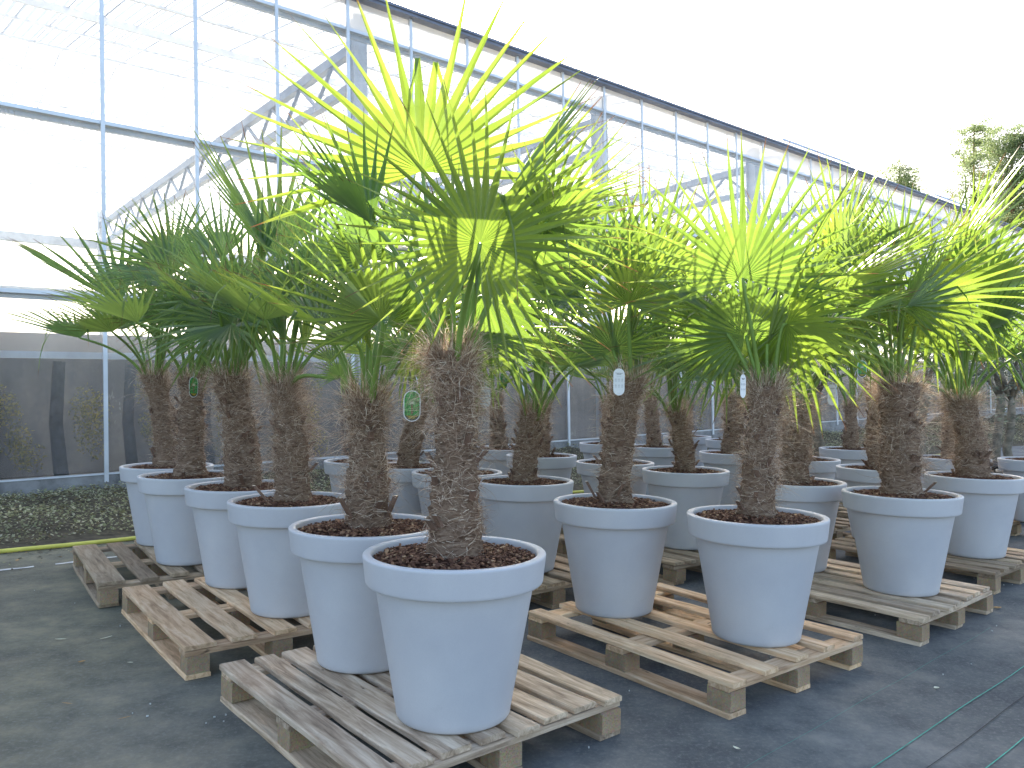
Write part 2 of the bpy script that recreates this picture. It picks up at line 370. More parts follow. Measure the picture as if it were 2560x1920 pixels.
# roof: two slopes of corrugated translucent sheet, purlins and sheet joints below
RID = 7.05
def roofz(y): return EAVE + .02 + (RID - EAVE) * (1 - abs(y - DEPTH / 2) / (DEPTH / 2))
mb = MB(); nx = int((X1 - X0) / .076)
for side in (0, 1):
    ya, yb = (0.0, DEPTH / 2) if side == 0 else (DEPTH / 2, DEPTH)
    prev = None
    for i in range(nx + 1):
        x = X0 + (X1 - X0) * i / nx; dz = .018 * (1 if i % 2 else -1)
        cur = [(x, ya, roofz(ya) + .03 + dz), (x, yb, roofz(yb) + .03 + dz)]
        if prev: mb.poly([prev[0], cur[0], cur[1], prev[1]])
        prev = cur
mb.build('roof', M['roofsheet'], gh)
for y in (1.4, 2.9, 4.4, 5.9, 7.4, 8.6, 10.1, 11.6, 13.1, 14.6):
    mb = MB(); z = roofz(y)
    mb.box((X0, y - .025, z - (.15 if y in (4.4, 8.6) else .06)), (X1, y + .025, z - .02)); mb.build('purlin', M['alu'], gh)
mb = MB()
for k in range(int((X1 - X0) / (SP / 2))):
    x = X0 + k * SP / 2
    for ya, yb in ((.05, DEPTH / 2), (DEPTH / 2, DEPTH - .05)):
        mb.tube([(x, ya, roofz(ya) - .012), (x, yb, roofz(yb) - .012)], .012, 4, cap=False)
mb.build('sheet_joints', M['steel'], gh)
# open roof vents
for x, wd in ((15.8, 3.5), (25.1, 3.5)):
    mb = MB(); mb.box((0, 0, 0), (wd, 1.9, .03), 0); mb.box((0, -.03, -.02), (wd, -.002, .04), 1)
    o_ = mb.build('roof_vent', [M['film'], M['steel']], gh)
    o_.location = (x, .6, 6.28); o_.rotation_euler = (R_(-13), 0, 0)
    for q in (.1, wd - .1):
        mb = MB(); mb.tube([(q, .1, 0), (q, .25, -.45)], .015, 5); mb.build('vent_arm', M['steel'], o_)
# far wall
mb = MB(); mb.box((X0, DEPTH + .01, 4.55), (X1, DEPTH + .25, 4.8)); mb.build('far_gutter', M['steel'], gh)
for z in (R1, R2):
    mb = MB(); mb.box((X0, DEPTH + .02, z - .05), (X1, DEPTH + .1, z + .05)); mb.build('far_rail', M['steel'], gh)
mb = MB(); mb.poly([(X0, DEPTH + .3, BASE - 1), (X1, DEPTH + .3, BASE - 1), (X1, DEPTH + .3, R2 - .06), (X0, DEPTH + .3, R2 - .06)]); mb.build('low_sky_sheet', M['cream'], gh)  # added sheet, its cream colour stands in for bright low sky beyond
for x in (X0, X1):
    mb = MB(); mb.poly([(x, .2, BASE - 1), (x, DEPTH, BASE - 1), (x, DEPTH, EAVE), (x, DEPTH / 2, RID), (x, .2, EAVE)]); mb.build('end_wall', M['film'], gh)
# dark cloth behind the lowest glass row, pale rail and grey band above
mb = MB(); nseg = 300; prev = None
for i in range(nseg + 1):
    x = X0 + (X1 - X0) * i / nseg; y = .62 + .012 * math.sin(x * 3.1) + .008 * math.sin(x * 7.3 + 1)
    cur = [(x, y, BASE - 1), (x, .66, .50)]
    if prev: mb.poly([prev[0], cur[0], cur[1], prev[1]])
    prev = cur
mb.build('shade_cloth', M['cloth'], gh)
mb = MB(); mb.box((X0, .60, .502), (X1, .64, .58)); mb.build('curtain_rail', M['steel'], gh)
mb = MB(); mb.poly([(X0, .655, .582), (X1, .655, .582), (X1, .655, .80), (X0, .655, .80)]); mb.build('grey_strip', M['band'], gh)

# ------------------------------------------------------------------ tree shapes added behind the lower glass to imitate its reflections
rnd = random.Random(4)
def leafcloud(mb, c, rad, count, size, rnd, aspect=.5, droop=0, mi=0):
    for _ in range(count):
        while True:
            p = Vector((rnd.uniform(-1, 1), rnd.uniform(-1, 1), rnd.uniform(-1, 1)))
            if p.length < 1: break
        p = Vector((p.x * rad[0], p.y * rad[1], p.z * rad[2])) + Vector(c)
        a = Vector((rnd.gauss(0, 1), rnd.gauss(0, 1), rnd.gauss(0, .7) - droop)).normalized()
        b = a.cross(Vector((rnd.gauss(0, 1), rnd.gauss(0, 1), rnd.gauss(0, 1)))).normalized()
        s = size * rnd.uniform(.6, 1.4)
        mb.poly([p - a * s * .5, p + b * s * aspect * .5, p + a * s * .5, p - b * s * aspect * .5], mi)
inside = []
for i, (x, wd) in enumerate(((-1.15, .26), (-.42, .16), (.35, .14), (1.25, .2), (2.35, .22), (3.3, .15), (5.1, .2), (6.8, .2), (9.2, .25), (11.4, .3), (14.2, .3))):
    t = empty('reflection_tree', GM @ Matrix.Translation((x, .33, BASE - .5)), cat='tree', group='added trees imitating reflections in the lower greenhouse glass',
              label='dark tree trunk with yellowing leaves added as a reflection in the lowest greenhouse glass')
    mb = MB(); mb.tube([(0, 0, 0), (.03, 0, .5), (-.02, 0, 1.1), (.02, 0, 1.82)], [wd * .62, wd * .5, wd * .46, wd * .4], 8); mb.build('trunk', M['darkbark'], t, True)
    mb = MB(); cx = rnd.uniform(.25, .5)
    for j in range(7):
        leafcloud(mb, (cx + rnd.gauss(0, .08), 0, rnd.uniform(.6, 1.55)), (.15, .06, .20), 150, .036, rnd)
    mb.build('crown', M['autumn'], t)

# ------------------------------------------------------------------ strip along the plinth
U = Vector((math.cos(AL), math.sin(AL), 0)); NN = Vector((-math.sin(AL), math.cos(AL), 0))
def strip_pt(a, q, z=0):           # a along the wall, q from the camera towards the wall
    return U * a + NN * q + Vector((0, 0, z))
def gz(a, q):
    t = max(0, (q - 7.1) / 2.7)
    return (.02 + .05 * min(1, t * 1.5) + max(0, a) * .020 * t) * (.8 + .5 * noise.noise((a * .8, q * .8, 3))) + .09 * max(0, noise.noise((a * 1.9, q * 1.9, 5))) * min(1, t * 3)
mb = MB(); A0, A1, Q0, Q1 = -4, 36, 7.0, 9.97; na, nq = 160, 14
for i in range(na + 1):
    for j in range(nq + 1):
        a = A0 + (A1 - A0) * i / na; q = Q0 + (Q1 - Q0) * j / nq + (.18 * noise.noise((a, 0, 0)) if j == 0 else 0)
        mb.v.append(tuple(strip_pt(a, q, gz(a, q) if j else -.01)))
for i in range(na):
    for j in range(nq):
        k = i * (nq + 1) + j; mb.f.append((k, k + nq + 1, k + nq + 2, k + 1)); mb.m.append(0)
mb.build('planting_bed', M['dirt'], smooth=True, kind='structure')
mb = MB()
for _ in range(95000):
    a = A0 + (A1 - A0) * rnd.random() ** 2.0; q = Q0 + .1 + (Q1 - Q0 - .1) * rnd.random()
    if noise.noise((a * 1.1, q * 1.1, 9)) + (q - 7.3) * .5 < -.15 * rnd.random(): continue
    p = strip_pt(a, q, gz(a, q) + rnd.uniform(0, .07))
    t = rnd.uniform(0, 6.28); d = Vector((math.cos(t), math.sin(t), rnd.uniform(-.3, .7))).normalized(); b = d.cross(Vector((rnd.gauss(0, .5), rnd.gauss(0, .5), 1))).normalized()
    s = rnd.uniform(.016, .045)
    mb.poly([p, p + d * s * .5 + b * s * .3, p + d * s, p + d * s * .5 - b * s * .28])
mb.build('ground_cover', M['cover'], label='low scrubby green ground cover along the greenhouse plinth', cat='ground cover', kind='stuff')
# leaf litter and soil line in front of the bed
mb = MB()
for _ in range(2600):
    a = rnd.uniform(-3, 10); q = 7.05 - abs(rnd.gauss(0, .28)); p = strip_pt(a, q, .004)
    t = rnd.uniform(0, 6.28); d = Vector((math.cos(t), math.sin(t), rnd.uniform(0, .3))); b = Vector((-d.y, d.x, rnd.uniform(0, .3))); s = rnd.uniform(.01, .04)
    mb.poly([p, p + d * s * .5 + b * s * .3, p + d * s, p + d * s * .5 - b * s * .3], rnd.choice((0, 0, 1, 2)))
mb.build('leaf_litter', [M['dirt'], M['leaf_brown'], M['cover']], label='scattered leaf litter and soil beside the yellow hose', cat='leaf litter', kind='stuff')
# hose and white edging strip
pts = []
for i in range(60):
    a = -2.5 + i * .35; pts.append(strip_pt(a, 6.93 + .05 * math.sin(a * 1.3) + .03 * math.sin(a * 3.1), .02))
mb = MB(); mb.tube(pts, .017, 10); mb.build('garden_hose', M['yellow'], smooth=True, label='yellow hose lying along the edge of the planting bed', cat='hose')
for (a0, a1), lab in (((-2.6, .55), 'long white edging strip on the ground at the left photo edge'), ((.62, 1.02), 'short white edging piece left of the brown-stained pallet'), ((1.15, 2.1), 'white edging piece seen through the brown-stained pallet')):
    mb = MB(); prev = None
    for k in range(21):
        a = a0 + (a1 - a0) * k / 20; q = 6.33 + .015 * math.sin(a * 4) + .004 * math.sin(a * 19); wd = .03 + .008 * math.sin(a * 31)
        cur = [strip_pt(a, q, .004), strip_pt(a, q + wd, .006)]
        if prev: mb.poly([prev[0], cur[0], cur[1], prev[1]])
        prev = cur
    mb.build('edging_strip', M['white_paint'], label=lab, cat='edging', group='white edging strips')
# woven threads in the weed mat
def thread(a, b, wd, m, name, label):
    a, b = Vector(a), Vector(b); d = (b - a).normalized(); p = Vector((-d.y, d.x, 0)) * wd; mb = MB(); prev = None
    for k in range(41):
        c = a.lerp(b, k / 40) + p / wd * .0025 * math.sin(k * .5 + .5 * math.sin(k * .3)); cur = [c - p, c + p]
        if prev: mb.poly([prev[0], cur[0], cur[1], prev[1]])
        prev = cur
    mb.build(name, m, label=label, cat='thread')
thread((.7, 2.2, .004), (3.4, 4.53, .004), .0018, M['green_thread'], 'mat_thread', 'long green marking thread in the weed mat at right foreground')
thread((1.3, 2.4, .004), (3.0, 3.82, .004), .0018, M['green_thread'], 'mat_thread', 'short green thread crossing the bottom right corner of the mat')
thread((1.2, 2.47, .004), (3.2, 4.2, .004), .0014, M['dark_thread'], 'mat_thread', 'dark seam thread between the two green threads')
thread((.75, 2.6, .004), (2.6, 4.26, .004), .0005, M['green_thread'], 'mat_thread', 'faint green thread running close past the two right pallets')

# ------------------------------------------------------------------ pallets
PH = .145
def board(name, L, W, T, m, parent, loc, rnd, rag=.004):
    mb = MB(); n = 6; n0 = 0
    bw = rnd.gauss(0, .003)
    for i in range(n + 1):
        x = -L / 2 + L * i / n; jz = bw * ((2 * i / n - 1) ** 2 - .5) ; jy = rnd.gauss(0, rag * .3)
        ch = .004
        x2 = x + (rnd.gauss(0, rag) if i in (0, n) else 0)
        for (y, z) in ((-W/2, -T/2), (W/2, -T/2), (W/2, T/2 - ch), (W/2 - ch, T/2), (-W/2 + ch, T/2), (-W/2, T/2 - ch)):
            mb.v.append((x2 + rnd.gauss(0, .0008), y + jy, z + jz))
    for i in range(n):
        for k in range(6):
            a = i * 6; mb.f.append((a + k, a + 6 + k, a + 6 + (k + 1) % 6, a + (k + 1) % 6)); mb.m.append(0)
    mb.f.append(tuple(range(6))); mb.m.append(0); mb.f.append(tuple(n * 6 + k for k in range(6))[::-1]); mb.m.append(0)
    o = mb.build(name, m, parent); o.location = loc[:3]; o.rotation_euler = (0, 0, loc[3] if len(loc) > 3 else 0); return o
def pallet(corner, ang, label, boards, wood_, L=1.2, W=1.0, seed=0, bottom=None):
    """corner: near corner on plan; x runs along the boards (away to the left), -y... across; local frame: x along boards, y across to the right"""
    rnd = random.Random(seed)
    v = R_(ang + 90)
    # local X = along boards, local Y = -(across), so build with matrix from axes
    X = Vector((math.cos(v), math.sin(v), 0)); Yv = Vector((0, 0, 1)).cross(X)
    org = Vector((corner[0], corner[1], 0))
    Mx = Matrix((( X.x, Yv.x, 0, org.x), (X.y, Yv.y, 0, org.y), (0, 0, 1, 0), (0, 0, 0, 1)))
    p = empty('wooden_pallet', Mx, label=label, cat='pallet', group='wooden pallets under the potted palms')
    T = .020; z_top = PH - T / 2
    tot = sum(b for b in boards); gap = (W - tot) / (len(boards) - 1)
    y = 0
    for i, b in enumerate(boards):
        board('top_board', L + rnd.gauss(0, .008), b, T, M[wood_], p, (L / 2, -(y + b / 2), z_top + rnd.gauss(0, .0006), rnd.gauss(0, .006)), rnd, .008)
        y += b + gap
    for x in (.05, L / 2, L - .05):
        o = board('stringer', W, .10, .021, M[wood_], p, (x, -W / 2, PH - T - .0125, math.pi / 2), rnd)
    for x in (.05, L / 2, L - .05):
        for yy in (.055, W / 2, W - .055):
            o = board('block', .105 + rnd.uniform(-.005, .02), .095, .078, M[bottom or 'block'], p, (x + rnd.gauss(0, .004), -yy, .0625), rnd, .002)
    for yy in (.055, W / 2, W - .055):
        board('bottom_board', L, .105, .021, M[wood_], p, (L / 2, -yy, .0115), rnd)
    return p
pallet((-.395, 2.235), 39.5, 'grey weathered pallet with closely spaced boards under the front palm', [.105, .085, .115, .10, .095, .11, .105, .09], 'wood_grey', 1.2, 1.04, 1)
pallet((.843, 3.026), 38, 'pale pallet of five narrow boards under the two palms right of the front one', [.085, .09, .09, .09, .085], 'wood_tan', 1.22, 1.0, 2)
pallet((-1.385, 3.37), 37.5, 'clean tan pallet with wide gaps, second from the left', [.135, .115, .11, .105, .12], 'wood_tan', 1.27, .86, 3)
pallet((-2.33, 4.46), 35, 'brown-stained pallet at the far left beside the yellow hose', [.145, .10, .10, .10, .12], 'wood_brown', 1.27, .86, 4)
pallet((2.045, 3.932), 40.5, 'grey-brown pallet of many narrow boards at right with a yellow mark on its corner', [.09, .09, .1, .09, .09, .085, .1], 'wood_grey', 1.2, 1.0, 5)
pallet((3.06, 4.97), 40.5, 'brown pallet at the right edge under the palm nearest that edge', [.09, .1, .09, .09, .1, .085, .1], 'wood_brown', 1.2, 1.0, 6)
pallet((-.11, 4.28), 38, 'half-hidden pallet behind the front palm, with its end beside the narrow-tag palm pot', [.1, .1, .11, .1, .1, .1, .1], 'wood_brown', 1.2, 1.0, 7)
pallet((1.07, 5.13), 38, 'pallet in the second row seen between the two right foreground pots', [.1, .1, .11, .1, .1, .1, .1], 'wood_brown', 1.2, 1.0, 8)
pallet((2.36, 6.3), 38, 'far pallet seen as a strip of boards left of the thick-trunked palm', [.1, .1, .1, .1, .1, .1], 'wood_brown', 1.2, 1.0, 9)
pallet((-1.0, 5.3), 38, 'pallet under the palms standing left of the front trunk near the plinth', [.1, .1, .1, .1, .1, .1], 'wood_brown', 1.2, 1.0, 10)
pallet((.05, 6.4), 38, 'pallet in the third row, mostly hidden behind pots in the middle', [.1, .1, .1, .1, .1, .1], 'wood_brown', 1.2, 1.0, 11)
pallet((3.85, 6.55), 38, 'far right pallet in the second row behind the right-edge palm', [.1, .1, .1, .1, .1, .1], 'wood_brown', 1.2, 1.0, 12)
pallet((3.3, 7.65), 38, 'rearmost pallet on the right in front of the olive trees', [.1, .1, .1, .1, .1, .1], 'wood_brown', 1.2, 1.0, 13)

# ------------------------------------------------------------------ potted palms
PR, PHt, PB = .315, .549, .195
def pot_mesh():
    mb = MB()
    prof = [(0.0, .004), (PB - .025, .003), (PB - .012, .0), (PB - .004, .004), (PB + .001, .012), (PB + .003, .03)]
    for k in range(1, 8): prof.append((PB + .003 + (.272 - PB - .003) * k / 8, .03 + (.445 - .03) * k / 8))
    prof += [(.272, .445), (.2725, .450), (.275, .4525), (.298, .4530), (.3025, .4545), (.3045, .458), (.3055, .466), (.3085, .495), (.3120, .525), (.3142, .541), (.3144, .545), (.3135, .5485), (.3105, .5510), (.306, .5522), (.292, .5522), (.2875, .5508), (.2845, .547), (.2830, .54), (.2800, .52), (.277, .49)]
    mb.lathe(prof, 96); me = mb.mesh('pot', M['pot'], True); return me
def mulch_mesh(seed):
    r = random.Random(seed); mb = MB(); zc = .530
    def hz(x, y): return zc + .012 * noise.noise((x * 9, y * 9, seed)) + .022 * max(0, 1 - (x * x + y * y) / .06)
    n0 = 0; rings = 8; seg = 40
    for i in range(rings + 1):
        for k in range(seg):
            rr = .2795 * i / rings; t = 2 * math.pi * k / seg; x, y = rr * math.cos(t), rr * math.sin(t); mb.v.append((x, y, hz(x, y) - .004))
    for i in range(rings):
        for k in range(seg):
            q = i * seg; mb.f.append((q + k, q + (k + 1) % seg, q + seg + (k + 1) % seg, q + seg + k)); mb.m.append(1)
    for _ in range(1700):
        rr = .273 * math.sqrt(r.random()); t = r.uniform(0, 6.283); x, y = rr * math.cos(t), rr * math.sin(t)
        s = r.uniform(.007, .02); Mx = Matrix.Translation((x, y, hz(x, y) + r.uniform(-.003, .006))) @ Euler((r.gauss(0, .35), r.gauss(0, .35), r.uniform(0, 6.28))).to_matrix().to_4x4()
        mb.box((-s * .5, -s * r.uniform(.2, .42), -.0015), (s * .5, s * r.uniform(.2, .42), .002), 0, Mx)
    return mb.mesh('bark_mulch', [M['chips'], M['soil']])
POT = pot_mesh(); MULCH = [mulch_mesh(s) for s in (1, 2, 3)]
def trunk_meshes(seed, H, r0, r1, hair=1.0, dens=1.0):
    r = random.Random(seed); mb = MB(); seg, nr = 32, 60
    lean = Vector((r.gauss(0, .03), r.gauss(0, .02), 0))
    def prof(t):
        b = r0 + (r1 - r0) * t
        b *= 1 + .22 * math.exp(-t * 14) + .06 * math.sin(t * 9 + seed) * (1 - t) + .10 * max(0, t - .8) / .2 - .10 * math.exp(-((t - .74) / .09) ** 2)
        return b
    def cen(t): return Vector((lean.x * t * t * 2, lean.y * t * t * 2, H * t))
    def surf(t, th):
        b = prof(t) * (1 + .16 * noise.noise((math.cos(th) * 1.6 + seed, math.sin(th) * 1.6, t * H * 9)) + .08 * noise.noise((math.cos(th) * 5, math.sin(th) * 5, t * H * 30 + seed)))
        ph = (t * H / .062 + .9 * noise.noise((math.cos(th) * 1.3 + seed, math.sin(th) * 1.3, t * 3)) * 2) % 1.0
        b *= .94 + .17 * ph
        return cen(t) + Vector((b * math.cos(th), b * math.sin(th), 0))
    for i in range(nr + 1):
        for k in range(seg): mb.v.append(tuple(surf(i / nr, 2 * math.pi * k / seg)))
    for i in range(nr):
        for k in range(seg):
            q = i * seg; mb.f.append((q + k, q + (k + 1) % seg, q + seg + (k + 1) % seg, q + seg + k)); mb.m.append(0)
    mb.f.append(tuple(nr * seg + k for k in range(seg))); mb.m.append(0)
    # cut leaf stubs
    for j in range(int(17 * H / .65)):
        t = r.uniform(.02, .8); th = r.uniform(0, 6.283); p = surf(t, th); out = Vector((math.cos(th), math.sin(th), 0)); L = r.uniform(.03, .06); wd = r.uniform(.006, .010)
        if t < .15 and r.random() < .5: L *= 2.0
        tw = Vector((-out.y, out.x, 0)); d = (out * r.uniform(.4, .9) + Vector((0, 0, 1)) + tw * r.gauss(0, .3)).normalized(); p = p - out * .002
        a = [p - tw * wd * 1.5, p + tw * wd * 1.5, p + tw * wd * 1.2 + out * .014, p - tw * wd * 1.2 + out * .014]
        b = [q + d * L for q in a]; b[0] += tw * wd * .5; b[1] -= tw * wd * .5
        for i in range(4): mb.poly([a[i], a[(i + 1) % 4], b[(i + 1) % 4], b[i]], 1)
        mb.poly(b, 2)
    tm = mb.mesh('trunk', [M['trunk'], M['stub'], M['stubcut']], True)
    # fibres: hugging, loose and a crown skirt
    fb = MB()
    def fib(p, d, L, curl, wd, n=5, g=.3):
        d = d.normalized(); ax = Vector((r.gauss(0, 1), r.gauss(0, 1), r.gauss(0, 1))).normalized(); sd = d.cross(ax).normalized() * wd; prev = None
        for i in range(n + 1):
            w_ = sd * (1 - .8 * i / n); cur = [p - w_, p + w_]
            if prev: fb.poly([prev[0], prev[1], cur[1], cur[0]])
            prev = cur; p = p + d * (L / n); d = (d + ax.cross(d) * curl / n + Vector((0, 0, -g / n))).normalized()
    def normal(th): return Vector((math.cos(th), math.sin(th), 0))
    for _ in range(int(1500 * dens)):
        t = r.random() ** .9; th = r.uniform(0, 6.283); p = surf(t, th) + normal(th) * .002; tw = Vector((-math.sin(th), math.cos(th), 0))
        s = r.choice((-1, 1)); fib(p, tw * s + normal(th) * r.uniform(.0, .22) + Vector((0, 0, r.gauss(0, .35))), r.uniform(.04, .12), r.gauss(0, 1.6), r.uniform(.0007, .0015), 6, .12)
    clumps = [(r.uniform(.25, .98) , r.uniform(0, 6.283)) for _ in range(11)] + [(.9 + r.gauss(0, .05), r.uniform(0, 6.283)) for _ in range(6)]
    for _ in range(int(1300 * dens * hair)):
        if r.random() < .82:
            t, th = r.choice(clumps); t = min(.99, max(0, t + r.gauss(0, .03))); th += r.gauss(0, .35)
        else: t = r.random() ** .6; th = r.uniform(0, 6.283)
        p = surf(t, th); fib(p, normal(th) * r.uniform(.3, .9) + Vector((r.gauss(0, .5), r.gauss(0, .5), r.gauss(.25, .5))), r.uniform(.05, .19) * (.6 + .6 * t) * hair ** .5, r.gauss(0, 2.8), r.uniform(.0005, .0014), 6, .9)
    for _ in range(int(620 * dens)):
        th = r.uniform(0, 6.283); t = r.uniform(.86, 1.0); p = surf(t, th)
        fib(p - normal(th) * .012, normal(th) * r.uniform(.1, .55) + Vector((r.gauss(0, .15), r.gauss(0, .15), 1)), r.uniform(.05, .17), r.gauss(0, .9), r.uniform(.0008, .0028), 5, r.uniform(0, 1.0) * hair)
    return tm, fb.mesh('fibre', M['fibre']), cen(1)

def blade_mesh(Rr, spread, fold, droop, gl, seed, fuse=.34, seg_deg=8.8, broken=.06, ragged=.1):
    r = random.Random(seed); mb = MB(); mb.uv = []
    n = max(6, int(spread / seg_deg)); dt = R_(spread) / n; F = R_(fold)
    st = [.004, .16, .30, fuse, .56, .70, .84, .94, 1.0]
    pro = {0: None}
    for i in range(n):
        t = (i - (n - 1) / 2) * dt
        ln = Rr * (1.07 - .20 * abs(t / (R_(spread) / 2 + 1e-6)) ** 2 - ragged * r.random())
        fu = fuse * (1 + .12 * r.gauss(0, 1)) * Rr
        tj = t + r.gauss(0, .015)
        def dirv(tt):
            x, y = math.sin(tt), math.cos(tt)
            return Vector((x * math.cos(F), y, abs(x) * math.sin(F)))
        d = dirv(t); pv = (dirv(t + .02) - dirv(t - .02)).normalized()
        if abs(t) < .02: pv = Vector((1, 0, 0))
        nrm = pv.cross(d).normalized()
        pos = d * (st[0] * Rr); prev = None; brk = r.random() < broken; bk = r.uniform(.5, .8)
        tw = r.gauss(0, 1.1); lastr = st[0] * Rr; dr = d.copy(); side = r.gauss(0, .10)
        for k, s in enumerate(st):
            rad = s * ln if s > fuse else s * Rr
            if s >= 1: rad = ln
            if rad < lastr: rad = lastr + .001
            step = rad - lastr; lastr = rad
            if s > .30:
                b = droop * (s - .2) * step / Rr * 3.2
                if brk and s > bk: b += 9 * step / Rr
                dr = (dr + gl * b + pv * side * step / Rr).normalized()
            pos = pos + dr * step if k else pos
            if s <= fuse + 1e-6: hw = rad * dt / 2; pd = hw * .85
            else:
                q = (s - fuse) / (1 - fuse); hw = fu * dt / 2 * (.90 - .22 * q - .68 * q ** 2.2) * .70 ; pd = hw * .9
                if s >= 1: hw = .0009; pd = 0
            pw = pv
            if s > fuse: a = tw * (s - fuse); pw = (pv * math.cos(a) + nrm * math.sin(a))
            nn = pw.cross(dr).normalized()
            cur = len(mb.v)
            mb.v += [tuple(pos - pw * hw), tuple(pos - nn * pd), tuple(pos + pw * hw)]
            mb.uv += [(0, s), (.5, s), (1, s)]
            if prev is not None:
                mb.f += [(prev, prev + 1, cur + 1, cur), (prev + 1, prev + 2, cur + 2, cur + 1)]; mb.m += [0, 0]
            prev = cur
    return mb
def leaf(palm, top, hub, axis, normal, Rr, spread, fold, droop, seed, mname='leaf', pr=.008, **kw):
    axis = axis.normalized(); z = (normal - axis * normal.dot(axis)).normalized(); x = axis.cross(z).normalized()
    rot = Matrix((x, axis, z)).transposed()
    gl = rot.inverted() @ Vector((0, 0, -1))
    mb = blade_mesh(Rr, spread, fold, droop, gl, seed, **kw)
    o = mb.build('leaf', M[mname], palm); o.matrix_local = Matrix.Translation(hub) @ rot.to_4x4()
    # petiole, in the blade's frame
    inv = (Matrix.Translation(hub) @ rot.to_4x4()).inverted()
    pm = MB(); a = Vector(top); b = Vector(hub); L = (b - a).length; out = Vector((b.x - a.x, b.y - a.y, 0))
    a = a + out.normalized() * min(.05, out.length * .3) + Vector((0, 0, -.05)) if out.length > 1e-4 else a
    c1 = a + Vector((0, 0, L * .40)) + out * .12; c2 = b - axis * L * .15
    pts = []
    for i in range(9):
        t = i / 8; pts.append(inv @ (a * (1 - t) ** 3 + c1 * 3 * t * (1 - t) ** 2 + c2 * 3 * t * t * (1 - t) + b * t ** 3))
    pm.tube(pts, [pr * (1.5 - .65 * i / 8) for i in range(9)], 7)
    pm.build('petiole', M['petiole'], o, True)
    return o
TOC = Vector((0, -1, 0))
def hero(palm, base, top, spec, seed, mname='leaf'):
    hx, hy, Y, th, psi, rho, Rpx, spread, fold, droop = spec
    th, psi, rho = R_(th), R_(psi), R_(rho)
    hub = at(hx, hy, Y) - base
    inpl = Vector((math.cos(th), 0, math.sin(th))); axis = (inpl * math.cos(psi) + TOC * math.sin(psi)).normalized()
    n0 = (TOC - axis * TOC.dot(axis)).normalized(); sd = axis.cross(n0)
    nrm = n0 * math.cos(rho) + sd * math.sin(rho)
    leaf(palm, top, hub, axis, nrm, Rpx * Y / 1658 / max(.35, math.cos(psi)), spread, fold, droop * .7, seed, mname)
def generic(palm, top, seed, count, Rr, emin=-5, emax=80, mname='leaf', pl=.40, front=True, droop=.15, back=False):
    r = random.Random(seed); off = r.uniform(0, 6.28)
    for i in range(count):
        u = (i + .5) / count; az = off + i * 2.39996 + r.gauss(0, .15); el = R_(emin + (emax - emin) * u + r.gauss(0, 5))
        if math.sin(az) < -.35 and el < R_(25): el = R_(25 + r.uniform(0, 20)) if front else el
        if back and math.sin(az) < 0: az = -az
        h = Vector((math.cos(az), math.sin(az), 0)); d = h * math.cos(el) + Vector((0, 0, math.sin(el)))
        L = pl * r.uniform(.8, 1.2) * (1.12 - .2 * u)
        hub = Vector(top) + d * L + Vector((0, 0, .02))
        e2 = el - R_(r.uniform(0, 28)); ax = h * math.cos(e2) + Vector((0, 0, math.sin(e2)))
        nrm = Vector((0, 0, 1)) * math.cos(e2) - h * math.sin(e2) + Vector((-h.y, h.x, 0)) * r.gauss(0, .35)
        leaf(palm, top, hub, ax, nrm, Rr * r.uniform(.82, 1.1), r.uniform(140, 225), r.uniform(5, 34), droop * r.uniform(.5, 1.6) * (1.3 - .7 * u), seed * 100 + i, mname)
    # the spear
    ax = Vector((r.gauss(0, .08), r.gauss(0, .08), 1)); hub = Vector(top) + Vector((r.gauss(0, .02), r.gauss(0, .02), pl * .45))
    leaf(palm, top, hub, ax, Vector((math.cos(off), math.sin(off), 0)), Rr * .95, 60, 62, .05, seed * 100 + 77, mname)

G = 'potted fan palms in light grey planters'
